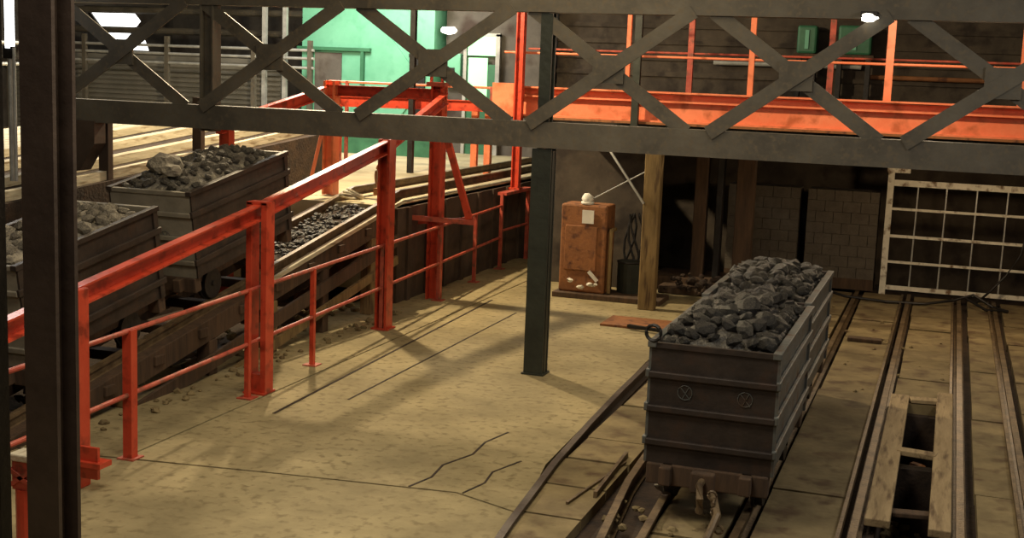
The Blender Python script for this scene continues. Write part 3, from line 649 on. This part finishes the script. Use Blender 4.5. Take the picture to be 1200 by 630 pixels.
# ================================================================== LEFT UPPER INCLINE (pale curved ramp)
def zr(y): return 1.88 + .072 * (y - 13)
b = MB().box(-14.85, -9.95, 8, 19.6, 0, 1); 
for v in b.b.verts:
    if v.co.z > .5: v.co.z = zr(v.co.y) - .12
    else: v.co.z = 1.26 if v.co.y < 15 else 1.44
tag(b.build('ramp', 'dirt'), 'broad brown ramp rising behind the incline tubs', 'ramp')
for x, w, lb in ((-10.05, .09, 'pale timber kerb nearest the incline on the ramp'), (-10.8, .15, 'second pale timber runner on the ramp'), (-11.75, .17, 'third pale timber runner on the ramp'), (-13.4, 1.7, 'broad pale timber deck at the back of the ramp')):
    b = MB(); n = 12; rr = []
    for i in range(n + 1):
        y = 8.1 + i * 11.4 / n; dx = -.012 * (y - 13) ** 2 * .35
        b_ = [(x - w / 2 + dx, zr(y) - .115), (x + w / 2 + dx, zr(y) - .115), (x + w / 2 + dx, zr(y)), (x - w / 2 + dx, zr(y))]
        rr.append([b.b.verts.new((q[0], y, q[1])) for q in b_])
    for a, c in zip(rr, rr[1:]):
        for k in range(4): b.b.faces.new((a[k], a[(k + 1) % 4], c[(k + 1) % 4], c[k]))
    b.b.faces.new(rr[0]); b.b.faces.new(rr[-1])
    tag(b.build('ramp_runner', 'cream'), lb, 'timber')
struct(MB().box(-15.5, -9.95, 8.0, 16.35, -.1, 1.24).build('wall_ramp', 'retain'))
rl = thing('railing', 'grey tube railing along the far side of the ramp', 'railing', (-15.0, 8, 1.5))
for y in (2, 5, 8, 11): MB().box(-.04, .04, y - .04, y + .04, .05 + .07 * (y - 4), 1.85 + .02 * y).build('post', 'truss', rl)
for z in (1.45, 1.8): MB().tube((0, 0, z), (0, 11.2, z + .25), .03).build('rail_tube', 'pipe', rl)
for y, lb in ((13.6, 'nearest dark stanchion on the ramp edge'), (15.7, 'second dark stanchion on the ramp edge')):
    tag(MB().box(-10.12, -9.98, y - .05, y + .05, zr(y) - .9, zr(y) + .75).build('stanchion', 'column'), lb, 'post')

# ================================================================== UPPER BACK HALL, LEFT
b = MB().box(-23.5, -15.6, 28, 28.15, 1.42, 3.45)
for i in range(16): b.box(-23.5, -15.6, 27.95, 28.0, 1.5 + i * .12, 1.56 + i * .12)
struct(b.build('wall_louvre', 'louvre'))
t = thing('railing', 'white tube railing before the grey louvred wall', 'railing', (-19.5, 27.2, 1.42))
for z in (1.86, 2.08, 2.27): MB().tube((-4, 0, z), (5.2, 0, z), .035).build('rail_tube', 'pipe', t)
for x in (-3.5, -1.2, 1.2, 3.6, 5.1): MB().box(x - .05, x + .05, -.05, .05, 0, 2.5).build('post', 'truss', t)
for x, lb in ((-15.75, 'slim pale upright left of the green hut'), (-15.2, 'second slim pale upright beside the green hut'), (-17.3, 'slim grey upright midway along the louvred wall')):
    tag(MB().box(x - .05, x + .05, 27.4, 27.5, 1.42, 6.9).build('upright', 'pipe' if x > -16 else 'truss'), lb, 'post')
for z, lb in ((4.1, 'lower grey duct crossing the hall above the louvres'), (4.62, 'upper grey duct crossing the hall above the louvres')):
    tag(MB().tube((-23.5, 29.5, z), (-15.4, 29.5, z), .09).build('duct', 'truss'), lb, 'duct')
t = thing('window', 'bright daylit window pane seen through the truss at top left', 'window', (-21.8, 29.8, 3.6)); t['kind'] = 'structure'; t.name = 'window_1'
MB().poly([(-.75, 1.05), (.62, 1.05), (.9, .75), (.45, .28), (.1, .1)], 0, .04).poly([(.55, -.02), (1.0, .33), (1.15, -.02)], 0, .04).build('pane', 'bright', t)
MB().bar((-.9, .06, 1.1), (1.1, .06, 1.1), .06, .08).bar((-.8, -.03, 1.08), (.1, -.03, .06), .06, .08).build('frame', 'dark', t)

# green hut
h = thing('green_hut', 'bright green sheet-metal hut on the upper platform', 'hut', (-13.3, 28, 1.42))
MB().box(-1.74, 1.7, 0, 3, 0, 3.36).build('wall', 'green', h)
b = MB()
b.poly([(-1.45, .1), (-1.45, 2.0), (-.35, 3.2), (.15, 3.2), (1.15, 2.0), (1.15, 1.15), (.35, .1)], -.04, 0)
b.build('gable_panel', 'green', h)
MB().box(-1.8, .12, -.16, -.05, 2.30, 2.38).box(-1.5, -1.4, -.15, -.05, 0, 2.3).box(-.12, -.04, -.15, -.05, 0, 2.3).build('door_frame', 'greendark', h)
MB().box(-1.36, -.65, -.07, -.04, .2, 2.25).build('door_glass', 'hall', h)
MB().box(1.12, 1.5, -.06, 0, .6, 2.2).box(1.1, 1.6, -.08, -.04, 2.2, 2.28).build('control_panel', 'dark', h)
MB().box(-1.9, 1.85, -.12, 3.1, 3.36, 3.44).build('roof', 'truss', h)
MB().box(-2.6, 2.6, -1.7, -1.6, -.02, .55).build('skirt', 'greendark', h)
d = thing('green_door', 'narrow green door with bright frame right of the green hut', 'door', (-10.5, 28.4, 1.42))
MB().box(-.42, .3, 0, .08, 0, 2.1).build('leaf', 'greendark', d)
MB().box(-.38, .1, -.02, 0, 1.3, 2.25).build('lower_pane', 'greenlit', d)
MB().box(-.4, .32, -.03, .0, 2.3, 2.75).build('transom', 'greenlit', d)
MB().box(.3, .4, -.05, .05, 0, 2.8).box(-.5, -.42, -.05, .05, 0, 2.8).box(-.5, .4, -.05, .05, 2.75, 2.82).build('frame', 'pipe', d)
struct(MB().box(-11.5, -8.9, 28.5, 28.7, 1.42, 7).build('wall_hut_side', 'hall'))
t = thing('switch_box', 'teal switch box on the wall between hut and green door', 'box', (-11.25, 28.3, 3.0))
MB().box(-.2, .2, 0, .18, 0, .75).build('case', 'green', t, bevel=.02); MB().box(-.06, .06, -.02, 0, .3, .42).build('knob', 'dark', t)
# green machines beyond the walkway at right
for x, w, z, hh, lb in ((-2.55, .42, 4.0, .6, 'left green machine guard beyond the orange walkway'), (-1.55, .7, 4.0, .62, 'middle green machine guard beyond the orange walkway'), (2.2, .8, 4.0, .5, 'right green machine guard beyond the orange walkway')):
    t = thing('machine_guard', lb, 'machine', (x - .6, 28.5, z)); MB().box(-w / 2, w / 2, 0, .35, 0, hh).build('cover', 'greendark', t, bevel=.05)
    MB().box(-w / 2 - .06, w / 2 + .06, -.02, .37, -.08, 0).build('base', 'brown', t); MB().box(-.04, .04, -.03, 0, .1, hh - .1).build('rib', 'green', t)
    MB().box(-w / 2, -w / 2 + .1, .05, .3, -4.1, -.08).box(w / 2 - .1, w / 2, .05, .3, -4.1, -.08).build('leg', 'dark', t)
for x0, x1, z, lb in ((-5.2, -2.0, 3.75, 'white conduit on the wall beyond the walkway, left run'), (-1.8, 2.2, 3.55, 'brown conduit on the wall beyond the walkway, right run')):
    tag(MB().tube((x0, 28.86, z), (x1, 28.86, z), .05).build('conduit', 'pipe' if x0 < -3 else 'rust'), lb, 'pipe')
